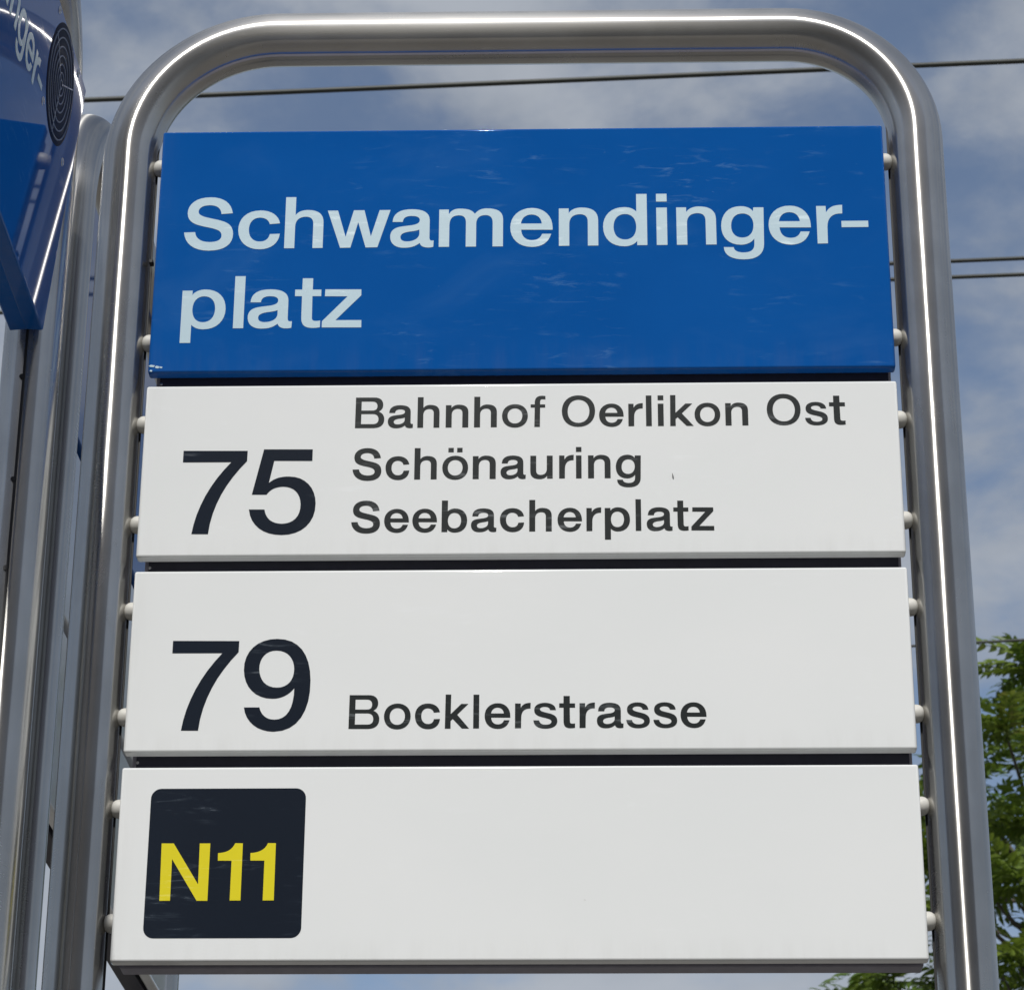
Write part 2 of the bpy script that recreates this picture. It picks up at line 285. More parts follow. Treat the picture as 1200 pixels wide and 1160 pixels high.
# ------------------------------------------------------------------ lettering (outlines in thousandths: x of the letter's width, y of the font size)
GLYPHS = {
 '-': [[(0, 225), (0, 313), (1000, 313), (1000, 225)]],
 '1': [[(9, 499), (0, 594), (124, 597), (237, 603), (339, 613), (430, 626), (510, 643), (578, 664), (635, 689), (681, 718), (992, 717), (1000, -0), (563, -0), (566, 498)]],
 '5': [[(188, 728), (927, 725), (927, 625), (350, 628), (283, 436), (315, 450), (348, 462), (382, 471), (418, 479), (456, 484), (496, 488), (538, 490), (583, 490), (671, 486), (751, 473), (821, 452), (881, 424), (929, 391), (966, 351), (990, 307), (1000, 259), (994, 199), (969, 145), (926, 99), (868, 60), (795, 29), (710, 7), (613, -7), (507, -11), (407, -7), (316, 4), (234, 22), (162, 47), (102, 79), (54, 116), (20, 159), (0, 208), (235, 207), (247, 179), (266, 155), (291, 134), (322, 116), (359, 103), (401, 93), (448, 87), (500, 84), (562, 87), (617, 95), (664, 108), (704, 127), (736, 150), (758, 178), (771, 211), (774, 248), (767, 283), (751, 314), (727, 340), (696, 362), (657, 380), (613, 392), (562, 400), (507, 403), (466, 402), (428, 399), (393, 394), (361, 387), (331, 378), (303, 366), (278, 352), (256, 335), (34, 336)]],
 '7': [[(0, 620), (0, 720), (1000, 716), (997, 627), (888, 560), (788, 489), (699, 416), (622, 339), (558, 259), (507, 176), (470, 89), (449, 0), (194, 1), (220, 83), (259, 165), (312, 246), (376, 325), (454, 403), (543, 478), (644, 550), (755, 619)]],
 '9': [[(26, 182), (257, 182), (268, 161), (285, 143), (307, 126), (334, 112), (365, 100), (402, 91), (442, 86), (487, 84), (552, 88), (608, 100), (656, 120), (695, 148), (726, 184), (747, 227), (760, 277), (763, 335), (732, 315), (699, 298), (663, 284), (624, 272), (583, 263), (539, 256), (492, 252), (442, 251), (351, 255), (268, 268), (194, 288), (131, 315), (79, 348), (39, 387), (12, 432), (0, 480), (4, 535), (27, 584), (67, 627), (122, 663), (192, 693), (276, 714), (373, 728), (481, 732), (595, 726), (696, 710), (783, 682), (856, 645), (914, 597), (958, 540), (987, 473), (1000, 397), (997, 308), (976, 228), (936, 159), (879, 100), (805, 53), (713, 18), (604, -3), (479, -11), (392, -7), (312, 4), (239, 20), (175, 43), (120, 71), (76, 104), (44, 141)], [(478, 638), (421, 636), (370, 628), (327, 615), (291, 597), (262, 575), (243, 550), (231, 522), (229, 490), (237, 458), (253, 428), (277, 402), (308, 380), (347, 363), (393, 350), (444, 342), (501, 339), (558, 341), (608, 349), (652, 362), (688, 379), (716, 401), (736, 427), (747, 456), (750, 489), (743, 520), (727, 549), (703, 574), (672, 596), (633, 614), (587, 627), (536, 635)]],
 'B': [[(0, 2), (8, 720), (657, 718), (720, 715), (777, 706), (826, 692), (869, 673), (903, 649), (928, 620), (945, 587), (951, 551), (950, 522), (943, 496), (930, 472), (913, 451), (890, 432), (862, 415), (830, 400), (794, 387), (838, 375), (878, 359), (912, 341), (942, 320), (966, 296), (984, 270), (995, 241), (1000, 210), (995, 162), (977, 120), (947, 83), (905, 54), (852, 30), (789, 14), (716, 4), (635, 0)], [(209, 628), (208, 412), (583, 411), (625, 412), (661, 418), (691, 426), (715, 438), (733, 453), (745, 472), (752, 493), (753, 517), (750, 543), (741, 565), (727, 584), (708, 599), (683, 611), (653, 620), (616, 625), (573, 627)], [(208, 332), (205, 92), (614, 91), (659, 93), (698, 98), (731, 108), (757, 121), (777, 138), (791, 158), (799, 182), (801, 210), (796, 238), (786, 263), (769, 283), (747, 300), (719, 314), (686, 323), (647, 329), (604, 331)]],
 'N': [[(20, -1), (0, 719), (249, 718), (792, 201), (784, 717), (1000, 717), (999, -3), (779, -2), (231, 522), (237, -1)]],
 'O': [[(500, 734), (614, 726), (713, 705), (799, 671), (871, 627), (927, 573), (968, 511), (992, 442), (1000, 368), (990, 286), (962, 212), (918, 148), (859, 94), (785, 51), (698, 19), (598, -0), (487, -6), (376, 2), (279, 23), (195, 56), (126, 100), (71, 155), (32, 217), (8, 288), (0, 364), (9, 443), (35, 515), (77, 578), (134, 632), (206, 676), (291, 708), (390, 728)], [(500, 633), (428, 628), (365, 613), (309, 589), (263, 557), (226, 516), (198, 469), (181, 416), (176, 357), (181, 298), (197, 245), (224, 199), (261, 160), (307, 128), (362, 105), (425, 90), (496, 85), (568, 89), (632, 104), (689, 128), (737, 160), (775, 200), (804, 247), (822, 301), (829, 359), (823, 418), (806, 471), (778, 517), (740, 557), (692, 589), (636, 612), (571, 627)]],
 'S': [[(973, 499), (954, 550), (923, 596), (881, 634), (827, 667), (762, 692), (687, 711), (602, 723), (508, 727), (402, 723), (309, 711), (229, 691), (164, 663), (113, 630), (77, 591), (56, 547), (52, 500), (64, 455), (90, 419), (127, 390), (174, 367), (228, 349), (289, 335), (353, 323), (420, 312), (497, 301), (566, 291), (624, 279), (673, 267), (712, 253), (741, 236), (759, 215), (767, 189), (765, 166), (753, 147), (734, 130), (706, 117), (671, 108), (629, 101), (579, 97), (524, 96), (468, 99), (415, 105), (367, 115), (325, 130), (289, 149), (259, 173), (238, 202), (226, 237), (0, 233), (18, 177), (50, 127), (95, 84), (154, 47), (226, 17), (312, -5), (411, -19), (523, -24), (634, -20), (732, -9), (815, 10), (884, 37), (937, 70), (974, 111), (996, 157), (1000, 210), (992, 252), (973, 287), (946, 317), (910, 342), (865, 362), (812, 379), (751, 393), (682, 406), (602, 418), (527, 430), (458, 441), (397, 452), (347, 466), (308, 481), (283, 499), (273, 521), (275, 541), (286, 560), (304, 576), (330, 590), (362, 601), (401, 609), (447, 613), (498, 615), (548, 613), (594, 607), (634, 597), (668, 584), (696, 566), (719, 544), (735, 518), (744, 488)]],
 'a': [[(48, 355), (57, 396), (78, 432), (113, 462), (161, 487), (221, 507), (295, 521), (382, 529), (482, 532), (577, 529), (660, 522), (731, 511), (790, 494), (837, 473), (871, 447), (893, 415), (902, 377), (902, 137), (903, 124), (906, 114), (910, 106), (916, 99), (924, 94), (934, 91), (946, 89), (961, 88), (1000, 90), (994, 3), (981, 0), (969, -2), (956, -3), (942, -5), (928, -6), (913, -7), (897, -7), (879, -7), (840, -6), (804, -3), (773, 2), (746, 9), (723, 18), (705, 29), (691, 42), (681, 58), (643, 41), (603, 27), (561, 15), (516, 6), (470, -1), (421, -5), (369, -7), (315, -8), (246, -5), (185, 3), (133, 16), (88, 33), (52, 55), (25, 80), (8, 109), (0, 141), (2, 175), (15, 204), (37, 228), (69, 248), (109, 264), (157, 276), (214, 285), (277, 291), (354, 297), (427, 302), (495, 307), (554, 314), (604, 324), (642, 337), (666, 355), (673, 378), (668, 394), (657, 406), (640, 416), (618, 424), (590, 430), (558, 434), (521, 436), (480, 437), (436, 436), (398, 432), (365, 426), (337, 418), (315, 406), (299, 392), (287, 374), (281, 354)], [(668, 245), (633, 237), (597, 231), (559, 227), (520, 223), (482, 220), (444, 218), (407, 214), (372, 210), (341, 205), (313, 199), (289, 192), (270, 184), (254, 175), (243, 164), (237, 153), (235, 140), (239, 126), (247, 113), (260, 103), (277, 95), (299, 89), (325, 84), (355, 81), (388, 80), (450, 82), (505, 89), (553, 99), (594, 112), (626, 128), (650, 147), (664, 168), (669, 191)]],
 'b': [[(0, 0), (0, 718), (240, 718), (240, 470), (268, 486), (298, 499), (330, 510), (364, 519), (400, 526), (437, 530), (476, 533), (516, 534), (624, 529), (720, 514), (803, 490), (872, 457), (927, 417), (967, 371), (992, 319), (1000, 262), (991, 202), (966, 148), (925, 101), (870, 61), (801, 29), (720, 6), (628, -9), (525, -14), (473, -13), (426, -9), (383, -2), (344, 6), (309, 17), (278, 29), (252, 44), (229, 60), (229, 0)], [(762, 258), (757, 296), (744, 331), (723, 362), (694, 388), (656, 409), (611, 424), (558, 434), (498, 437), (441, 434), (391, 424), (348, 409), (312, 388), (284, 362), (264, 331), (251, 296), (247, 258), (251, 219), (264, 185), (284, 154), (312, 128), (348, 108), (391, 93), (441, 83), (498, 80), (558, 83), (611, 93), (656, 108), (694, 128), (723, 154), (744, 185), (757, 219)]],
 'c': [[(995, 350), (974, 390), (940, 426), (894, 457), (838, 484), (771, 505), (695, 521), (611, 530), (518, 534), (399, 529), (294, 515), (203, 490), (128, 457), (69, 417), (28, 369), (4, 315), (0, 256), (15, 198), (47, 146), (95, 100), (157, 62), (233, 31), (320, 8), (418, -6), (525, -11), (624, -8), (713, 3), (792, 21), (860, 46), (916, 77), (958, 114), (987, 156), (1000, 204), (762, 200), (750, 176), (733, 155), (712, 137), (686, 123), (654, 111), (616, 103), (573, 98), (522, 97), (465, 100), (415, 109), (370, 123), (332, 142), (301, 165), (277, 193), (262, 225), (254, 260), (256, 297), (267, 331), (287, 360), (316, 385), (353, 406), (398, 421), (451, 430), (511, 433), (556, 431), (598, 426), (635, 418), (667, 408), (695, 395), (719, 379), (737, 360), (751, 340)]],
 'd': [[(1000, 0), (1000, 718), (760, 718), (760, 470), (732, 486), (702, 499), (670, 510), (636, 519), (600, 526), (563, 530), (524, 533), (484, 534), (376, 529), (280, 514), (197, 490), (128, 457), (73, 417), (33, 371), (8, 319), (0, 262), (9, 202), (34, 148), (75, 101), (130, 61), (199, 29), (280, 6), (372, -9), (475, -14), (527, -13), (574, -9), (617, -2), (656, 6), (691, 17), (722, 29), (748, 44), (771, 60), (771, 0)], [(238, 258), (243, 296), (256, 331), (277, 362), (306, 388), (344, 409), (389, 424), (442, 434), (502, 437), (559, 434), (609, 424), (652, 409), (688, 388), (716, 362), (736, 331), (749, 296), (753, 258), (749, 219), (736, 185), (716, 154), (688, 128), (652, 108), (609, 93), (559, 83), (502, 80), (442, 83), (389, 93), (344, 108), (306, 128), (277, 154), (256, 185), (243, 219)]],
 'e': [[(1000, 226), (1000, 228), (1000, 231), (1000, 234), (1000, 237), (1000, 241), (1000, 245), (1000, 251), (1000, 257), (991, 314), (966, 367), (924, 414), (868, 454), (798, 487), (716, 512), (621, 528), (516, 533), (402, 529), (300, 513), (212, 489), (138, 456), (78, 416), (35, 370), (9, 318), (0, 262), (10, 204), (37, 152), (81, 105), (140, 66), (214, 33), (301, 9), (401, -6), (513, -12), (599, -9), (677, 0), (747, 15), (808, 35), (861, 61), (905, 93), (940, 129), (966, 169), (753, 170), (737, 151), (718, 133), (695, 118), (667, 105), (636, 95), (601, 88), (561, 84), (518, 82), (461, 85), (411, 92), (368, 104), (332, 121), (303, 141), (280, 167), (265, 196), (256, 230)], [(250, 316), (260, 344), (278, 369), (301, 391), (331, 409), (367, 423), (408, 434), (454, 440), (505, 442), (556, 439), (601, 432), (640, 421), (674, 406), (701, 387), (722, 366), (737, 341), (744, 314)]],
 'f': [[(251, 1), (276, 456), (1, 457), (0, 528), (275, 527), (275, 560), (282, 600), (304, 634), (341, 664), (393, 688), (460, 707), (542, 720), (639, 728), (752, 730), (786, 730), (820, 730), (854, 730), (886, 729), (917, 728), (947, 727), (975, 725), (1000, 723), (1000, 645), (976, 647), (952, 648), (927, 649), (902, 650), (877, 651), (852, 652), (825, 652), (798, 652), (760, 652), (727, 649), (700, 644), (679, 638), (662, 629), (651, 619), (644, 606), (642, 591), (642, 526), (982, 525), (982, 454), (643, 455), (626, 0)]],
 'g': [[(1000, 513), (761, 514), (752, 459), (728, 477), (700, 492), (668, 504), (633, 514), (594, 522), (553, 528), (510, 531), (464, 532), (360, 527), (269, 512), (190, 488), (125, 455), (73, 415), (34, 369), (10, 318), (0, 263), (6, 203), (28, 150), (66, 104), (117, 65), (182, 35), (258, 12), (345, -2), (441, -7), (490, -6), (538, -2), (583, 4), (626, 14), (666, 25), (702, 40), (735, 58), (763, 78), (758, -7), (753, -32), (740, -54), (720, -72), (693, -88), (658, -100), (616, -108), (566, -113), (509, -115), (461, -114), (418, -110), (380, -105), (347, -97), (320, -87), (299, -74), (284, -58), (276, -40), (48, -38), (58, -79), (82, -113), (121, -143), (173, -167), (238, -185), (315, -199), (404, -207), (504, -210), (613, -207), (709, -198), (790, -181), (857, -158), (910, -128), (949, -92), (974, -49), (984, 1)], [(232, 262), (234, 227), (245, 194), (264, 165), (292, 141), (328, 120), (372, 105), (424, 96), (485, 92), (545, 95), (597, 104), (642, 119), (680, 139), (710, 163), (732, 192), (746, 224), (753, 259), (750, 296), (739, 329), (720, 358), (692, 383), (656, 403), (612, 417), (561, 427), (503, 430), (445, 427), (392, 419), (347, 404), (308, 385), (277, 361), (254, 332), (239, 299)]],
 'h': [[(0, 0), (0, 718), (265, 718), (265, 462), (290, 479), (320, 494), (354, 506), (393, 516), (435, 524), (481, 530), (530, 533), (581, 534), (677, 531), (761, 523), (833, 509), (892, 490), (939, 464), (973, 434), (993, 397), (1000, 355), (1000, 0), (735, 0), (735, 335), (732, 361), (722, 383), (705, 401), (682, 416), (653, 427), (618, 434), (577, 439), (531, 440), (474, 438), (422, 431), (376, 421), (338, 406), (307, 386), (284, 362), (269, 333), (265, 300), (265, 0)]],
 'i': [[(0, 0), (0, 523), (1000, 523), (1000, 0)], [(0, 608), (0, 718), (1000, 718), (1000, 608)]],
 'k': [[(0, -2), (15, 723), (247, 723), (237, 306), (667, 522), (958, 521), (503, 293), (1000, -2), (704, -1), (322, 204), (237, 163), (237, -2)]],
 'l': [[(0, 0), (0, 718), (1000, 718), (1000, 0)]],
 'm': [[(0, 0), (0, 523), (150, 523), (150, 455), (164, 474), (180, 491), (198, 504), (218, 515), (240, 524), (264, 529), (291, 533), (319, 534), (361, 533), (400, 530), (435, 525), (467, 518), (495, 507), (520, 494), (541, 478), (559, 459), (576, 477), (595, 492), (615, 505), (637, 516), (661, 524), (687, 529), (714, 533), (743, 534), (802, 532), (853, 525), (897, 514), (934, 498), (962, 476), (983, 448), (996, 415), (1000, 375), (1000, 0), (838, 0), (838, 330), (836, 356), (831, 379), (821, 398), (809, 413), (792, 425), (773, 433), (749, 438), (722, 440), (691, 438), (662, 432), (638, 423), (618, 410), (602, 393), (591, 372), (583, 348), (581, 320), (581, 0), (420, 0), (420, 330), (419, 356), (414, 379), (406, 398), (394, 413), (379, 425), (360, 433), (337, 438), (310, 440), (276, 438), (247, 432), (221, 422), (200, 408), (184, 388), (172, 364), (165, 335), (162, 300), (162, 0)]],
 'n': [[(0, 0), (0, 523), (251, 523), (251, 455), (276, 474), (306, 490), (342, 503), (381, 514), (425, 523), (472, 529), (522, 533), (575, 534), (673, 531), (758, 523), (831, 509), (891, 490), (938, 464), (973, 434), (993, 397), (1000, 355), (1000, 0), (735, 0), (735, 335), (732, 361), (722, 383), (705, 401), (682, 416), (653, 427), (618, 434), (577, 439), (531, 440), (474, 438), (422, 431), (376, 421), (338, 406), (307, 386), (284, 362), (269, 333), (265, 300), (265, 0)]],
 'o': [[(500, -13), (392, -8), (295, 7), (210, 31), (138, 64), (79, 104), (36, 151), (9, 204), (0, 262), (9, 320), (36, 373), (79, 420), (138, 460), (210, 492), (295, 516), (392, 531), (500, 536), (608, 531), (705, 516), (790, 492), (862, 460), (921, 420), (964, 373), (991, 320), (1000, 262), (991, 204), (964, 151), (921, 104), (862, 64), (790, 31), (705, 7), (608, -8)], [(500, 82), (562, 85), (617, 95), (666, 111), (708, 132), (741, 158), (765, 189), (780, 224), (785, 262), (780, 300), (765, 335), (741, 365), (708, 391), (666, 412), (617, 428), (562, 438), (500, 441), (438, 438), (383, 428), (334, 412), (292, 391), (259, 365), (235, 335), (220, 300), (215, 262), (220, 224), (235, 189), (259, 158), (292, 132), (334, 111), (383, 95), (438, 85)]],
 'p': [[(0, 523), (0, -195), (240, -195), (240, 53), (268, 37), (298, 24), (330, 13), (364, 4), (400, -3), (437, -7), (476, -10), (516, -11), (624, -6), (720, 9), (803, 33), (872, 66), (927, 106), (967, 152), (992, 204), (1000, 261), (991, 321), (966, 375), (925, 422), (870, 462), (801, 494), (720, 517), (628, 532), (525, 537), (473, 536), (426, 532), (383, 525), (344, 517), (309, 506), (278, 494), (252, 479), (229, 463), (229, 523)], [(762, 265), (757, 227), (744, 192), (723, 161), (694, 135), (656, 114), (611, 99), (558, 89), (498, 86), (441, 89), (391, 99), (348, 114), (312, 135), (284, 161), (264, 192), (251, 227), (247, 265), (251, 304), (264, 338), (284, 369), (312, 394), (348, 415), (391, 430), (441, 440), (498, 443), (558, 440), (611, 430), (656, 415), (694, 394), (723, 369), (744, 338), (757, 304)]],
 'r': [[(0, -0), (1, 525), (366, 524), (369, 434), (418, 460), (473, 482), (535, 500), (605, 514), (686, 525), (777, 532), (882, 537), (1000, 538), (989, 418), (853, 417), (734, 410), (633, 395), (550, 374), (485, 346), (438, 312), (410, 271), (400, 224), (391, 2)]],
 's': [[(943, 383), (703, 384), (690, 401), (673, 416), (652, 428), (626, 438), (596, 445), (562, 450), (523, 453), (480, 454), (433, 453), (391, 450), (356, 445), (327, 439), (305, 431), (288, 422), (278, 412), (275, 400), (282, 385), (301, 373), (330, 362), (368, 353), (414, 345), (465, 337), (520, 330), (578, 323), (666, 312), (747, 300), (819, 284), (881, 266), (931, 243), (969, 217), (992, 185), (1000, 148), (991, 111), (964, 79), (921, 52), (862, 29), (789, 11), (704, -1), (606, -9), (498, -11), (386, -8), (288, 2), (205, 17), (136, 38), (81, 64), (41, 93), (14, 127), (0, 164), (244, 163), (253, 141), (270, 123), (294, 107), (325, 94), (362, 84), (406, 77), (456, 73), (511, 71), (566, 72), (615, 75), (657, 80), (692, 88), (719, 97), (739, 108), (751, 122), (756, 138), (750, 153), (735, 167), (710, 178), (675, 189), (631, 198), (578, 206), (515, 215), (444, 223), (357, 234), (277, 246), (207, 260), (148, 277), (100, 297), (64, 321), (42, 350), (35, 385), (43, 419), (68, 450), (107, 476), (160, 497), (225, 514), (301, 527), (386, 534), (480, 537), (578, 534), (666, 526), (743, 513), (808, 496), (862, 474), (902, 448), (929, 417)]],
 't': [[(269, 524), (272, 681), (669, 680), (670, 523), (1000, 522), (999, 432), (665, 433), (676, 133), (680, 122), (688, 113), (701, 106), (718, 100), (739, 96), (766, 93), (797, 91), (832, 91), (859, 91), (884, 91), (907, 92), (928, 93), (947, 94), (964, 95), (979, 96), (993, 98), (993, 5), (963, 3), (932, 1), (899, -0), (864, -2), (828, -3), (791, -3), (754, -4), (716, -4), (611, -2), (521, 4), (446, 14), (385, 28), (338, 47), (304, 71), (282, 100), (272, 135), (269, 434), (0, 435), (0, 525)]],
 'u': [[(1000, 523), (1000, 0), (749, 0), (749, 68), (724, 49), (694, 33), (658, 20), (619, 9), (575, 0), (528, -6), (478, -10), (425, -11), (327, -8), (242, 0), (169, 14), (109, 34), (62, 59), (27, 89), (7, 126), (0, 168), (0, 523), (265, 523), (265, 188), (268, 162), (278, 140), (295, 122), (318, 107), (347, 96), (382, 89), (423, 84), (469, 83), (526, 85), (578, 92), (624, 102), (662, 117), (693, 137), (716, 161), (731, 190), (735, 223), (735, 523)]],
 'w': [[(0, 523), (163, 522), (297, 152), (416, 524), (585, 524), (698, 155), (827, 524), (1000, 524), (806, 3), (619, 1), (491, 356), (378, 1), (215, -1)]],
 'z': [[(59, 525), (974, 521), (978, 440), (340, 100), (998, 98), (1000, -2), (0, 2), (1, 87), (631, 427), (52, 430)]],
 'ö': [[(500, -13), (392, -8), (295, 7), (210, 31), (138, 64), (79, 104), (36, 151), (9, 204), (0, 262), (9, 320), (36, 373), (79, 420), (138, 460), (210, 492), (295, 516), (392, 531), (500, 536), (608, 531), (705, 516), (790, 492), (862, 460), (921, 420), (964, 373), (991, 320), (1000, 262), (991, 204), (964, 151), (921, 104), (862, 64), (790, 31), (705, 7), (608, -8)], [(500, 82), (562, 85), (617, 95), (666, 111), (708, 132), (741, 158), (765, 189), (780, 224), (785, 262), (780, 300), (765, 335), (741, 365), (708, 391), (666, 412), (617, 428), (562, 438), (500, 441), (438, 438), (383, 428), (334, 412), (292, 391), (259, 365), (235, 335), (220, 300), (215, 262), (220, 224), (235, 189), (259, 158), (292, 132), (334, 111), (383, 95), (438, 85)], [(227, 618), (227, 718), (436, 718), (436, 618)], [(567, 618), (567, 718), (776, 718), (776, 618)]],
}
LINES = {
 'name1': ('Schwamendinger-', [(-0.31898, -0.27242), (-0.26764, -0.2281), (-0.22348, -0.18705), (-0.18333, -0.12382), (-0.1235, -0.08238), (-0.07754, -0.01704), (-0.01019, 0.02977), (0.03565, 0.07276), (0.07734, 0.11883), (0.12767, 0.13772), (0.14655, 0.18381), (0.18854, 0.22889), (0.23314, 0.2728), (0.27849, 0.30307), (0.30163, 0.32676)], 2.97383, 0.07751),
 'name2': ('platz', [(-0.31701, -0.27572), (-0.26805, -0.25837), (-0.25462, -0.21315), (-0.21123, -0.18664), (-0.18512, -0.14827)], 2.88882, 0.07705),
 '75a': ('Bahnhof Oerlikon Ost', [(-0.15126, -0.12454), (-0.12125, -0.09814), (-0.09415, -0.07396), (-0.06824, -0.04751), (-0.04227, -0.0214), (-0.01671, 0.00697), (0.00947, 0.02306), (0.03805, 0.06848), (0.07207, 0.09453), (0.09882, 0.11222), (0.11495, 0.12017), (0.12578, 0.13108), (0.13692, 0.15818), (0.15927, 0.18277), (0.18737, 0.20813), (0.22524, 0.25609), (0.2599, 0.28063), (0.28219, 0.2967)], 2.78437, 0.04338),
 '75b': ('Schönauring', [(-0.15228, -0.12601), (-0.12228, -0.10061), (-0.09603, -0.07562), (-0.07065, -0.04714), (-0.04296, -0.02202), (-0.01768, 0.00525), (0.00928, 0.02965), (0.03546, 0.04877), (0.05078, 0.05581), (0.06169, 0.08211), (0.08683, 0.10964)], 2.73213, 0.04381),
 '75c': ('Seebacherplatz', [(-0.15202, -0.12597), (-0.12228, -0.09994), (-0.09686, -0.07462), (-0.07046, -0.04739), (-0.04393, -0.02102), (-0.01794, 0.00388), (0.00849, 0.02876), (0.03391, 0.05593), (0.05992, 0.07335), (0.07641, 0.09911), (0.10417, 0.10915), (0.11406, 0.13727), (0.13811, 0.15167), (0.15404, 0.17455)], 2.67972, 0.0433),
 '79a': ('Bocklerstrasse', [(-0.14879, -0.12203), (-0.118, -0.09462), (-0.09089, -0.06902), (-0.06461, -0.0435), (-0.03992, -0.03478), (-0.03, -0.00749), (-0.00347, 0.01024), (0.01255, 0.03348), (0.03511, 0.04903), (0.05283, 0.06637), (0.06794, 0.09114), (0.09352, 0.11411), (0.11716, 0.13789), (0.14086, 0.16344)], 2.49195, 0.04369),
 'n75': ('75', [(-0.30732, -0.24856), (-0.245, -0.18473)], 2.67905, 0.11586),
 'n79': ('79', [(-0.30682, -0.24791), (-0.24266, -0.18348)], 2.49102, 0.11742),
 'n11': ('N11', [(-0.30641, -0.26451), (-0.25747, -0.23634), (-0.22956, -0.20793)], 2.33715, 0.07085),
}
CONT = {ch: [[(x / 1000, y / 1000) for x, y in c] for c in cs] for ch, cs in GLYPHS.items()}
def letters(key, mat, parent, fx=lambda x: x, fz=lambda z: z, name='letter', dy=0.0):
    """One mesh per letter. fx / fz map board coordinates of the big sign to those of another board."""
    txt, spans, base, size = LINES[key]
    for ch, (x0, x1) in zip(txt.replace(' ', ''), spans):
        cs = [[(fx(x0 + (x1 - x0) * u), fz(base + size * v)) for u, v in c] for c in CONT[ch]]
        o = obj('digit' if ch.isdigit() else name, film_me('digit' if ch.isdigit() else name, cs), mat, parent)
        o.location.y = dy

# ------------------------------------------------------------------ ground
def build_ground():
    a = Mat('paving')
    fine = a.noise(a.coords(scale=(140, 140, 140)), 1.0, 5, 0.65)
    big = a.noise(a.coords(scale=(0.5, 0.5, 0.5)), 1.0, 5, 0.6)
    a.set(Base_Color=a.mix(a.rng(big, 0.3, 0.7), (0.135, 0.125, 0.11), (0.185, 0.172, 0.152)), Roughness=0.9)
    a.bump(fine, 0.4, 0.004)
    bm = bmesh.new(); bmesh.ops.create_grid(bm, x_segments=8, y_segments=8, size=600)
    me = bpy.data.meshes.new('ground'); bm.to_mesh(me); bm.free()
    tag(obj('ground', me, a.m), kind='structure')
build_ground()


# ------------------------------------------------------------------ apartment house behind the viewer (mirrored in the steel and the enamel)
def build_house():
    a = Mat('brown_plaster')
    g = a.noise(a.coords(scale=(0.6, 0.6, 0.6)), 1.0, 5, 0.6)
    a.set(Base_Color=a.mix(g, (0.235, 0.195, 0.15), (0.30, 0.255, 0.20)), Roughness=0.9)
    wall_m = a.m
    tile = plain_mat('roof_tile', (0.20, 0.085, 0.055), 0.8); frame_m = plain_mat('window_paint', (0.62, 0.61, 0.58), 0.5)
    glass = plain_mat('window_glass', (0.015, 0.018, 0.02), 0.08)
    t = empty('apartment_house', (-4, -20.5, 0), 0, 'brown apartment house behind the viewer, seen only as reflections in the steel', 'house')
    W2, HH, DP = 21.0, 15.8, 11.0
    obj('wall', box_me('wall', -W2, W2, -DP, 0, 0, HH), wall_m, t)
    bm = bmesh.new(); e = 0.7
    vs = [bm.verts.new(p) for p in ((-W2 - e, e, HH), (W2 + e, e, HH), (W2 + e, -DP - e, HH), (-W2 - e, -DP - e, HH), (-W2 + 3, -DP / 2, HH + 3.0), (W2 - 3, -DP / 2, HH + 3.0))]
    for f in ((0, 1, 5, 4), (1, 2, 5), (2, 3, 4, 5), (3, 0, 4), (3, 2, 1, 0)): bm.faces.new([vs[i] for i in f])
    me = bpy.data.meshes.new('roof'); bm.to_mesh(me); bm.free(); obj('roof', me, tile, t)
    bm = bmesh.new()
    for x0, x1, z0, z1 in ((-0.65, 0.65, 0, 0.08), (-0.65, 0.65, 1.62, 1.7), (-0.65, -0.57, 0.08, 1.62), (0.57, 0.65, 0.08, 1.62), (-0.04, 0.04, 0.08, 1.62)):
        r_ = bmesh.ops.create_cube(bm, size=1)['verts']
        for v in r_: v.co = Vector(((x0 + x1) / 2 + v.co.x * (x1 - x0), 0.035 + v.co.y * 0.07, (z0 + z1) / 2 + v.co.z * (z1 - z0)))
    wme = bpy.data.meshes.new('window'); bm.to_mesh(wme); bm.free()
    pme = box_me('pane', -0.57, 0.57, 0.004, 0.02, 0.08, 1.62)
    for fl in range(5):
        for k in range(13):
            w_ = obj('window', wme, frame_m, t); w_.location = (-W2 + 1.9 + 3.1 * k, 0.002, 0.95 + 2.8 * fl)
            obj('pane', pme, glass, w_)
build_house()

# ------------------------------------------------------------------ steel-framed stop signs
TUBE, LEG, TOP = 0.0262, 0.378, 3.2195
BL, BR = 0.14, 0.122                      # bend radii, left and right corner
HALF = 0.345
PANELS = [(3.1039, 2.8431), (2.8292, 2.6570), (2.6432, 2.4712), (2.4575, 2.2840)]
CY = 0.0185
def frame_pts():
    pts = [(-LEG, CY, 0.0)] + [(-LEG, CY, z) for z in (0.6, 1.2, 1.8, 2.4, 2.8, TOP - BL)]
    n = 20
    for k in range(1, n + 1):
        a = R(180 - 90 * k / n); pts.append((-LEG + BL + BL * math.cos(a), CY, TOP - BL + BL * math.sin(a)))
    pts += [(x, CY, TOP) for x in (-0.12, 0.0, 0.12)]
    for k in range(n + 1):
        a = R(90 - 90 * k / n); pts.append((LEG - BR + BR * math.cos(a), CY, TOP - BR + BR * math.sin(a)))
    return pts + [(LEG, CY, z) for z in (2.8, 2.4, 1.8, 1.2, 0.6, 0.0)]
FRAME_ME = sweep_me('frame', frame_pts(), TUBE, 64)
SLOT_ME = {s: box_me('slot', s * (LEG - TUBE) - 0.0012, s * (LEG - TUBE) + 0.0012, CY - 0.0011, CY + 0.0011, 0.9, 3.12) for s in (-1, 1)}
CAP_ME = lathe_me('bolt', [(-0.004, 0.0), (-0.004, 0.0083), (0.0030, 0.0083), (0.0052, 0.0077), (0.0074, 0.0062), (0.0083, 0.004), (0.0094, 0.0)], 24)
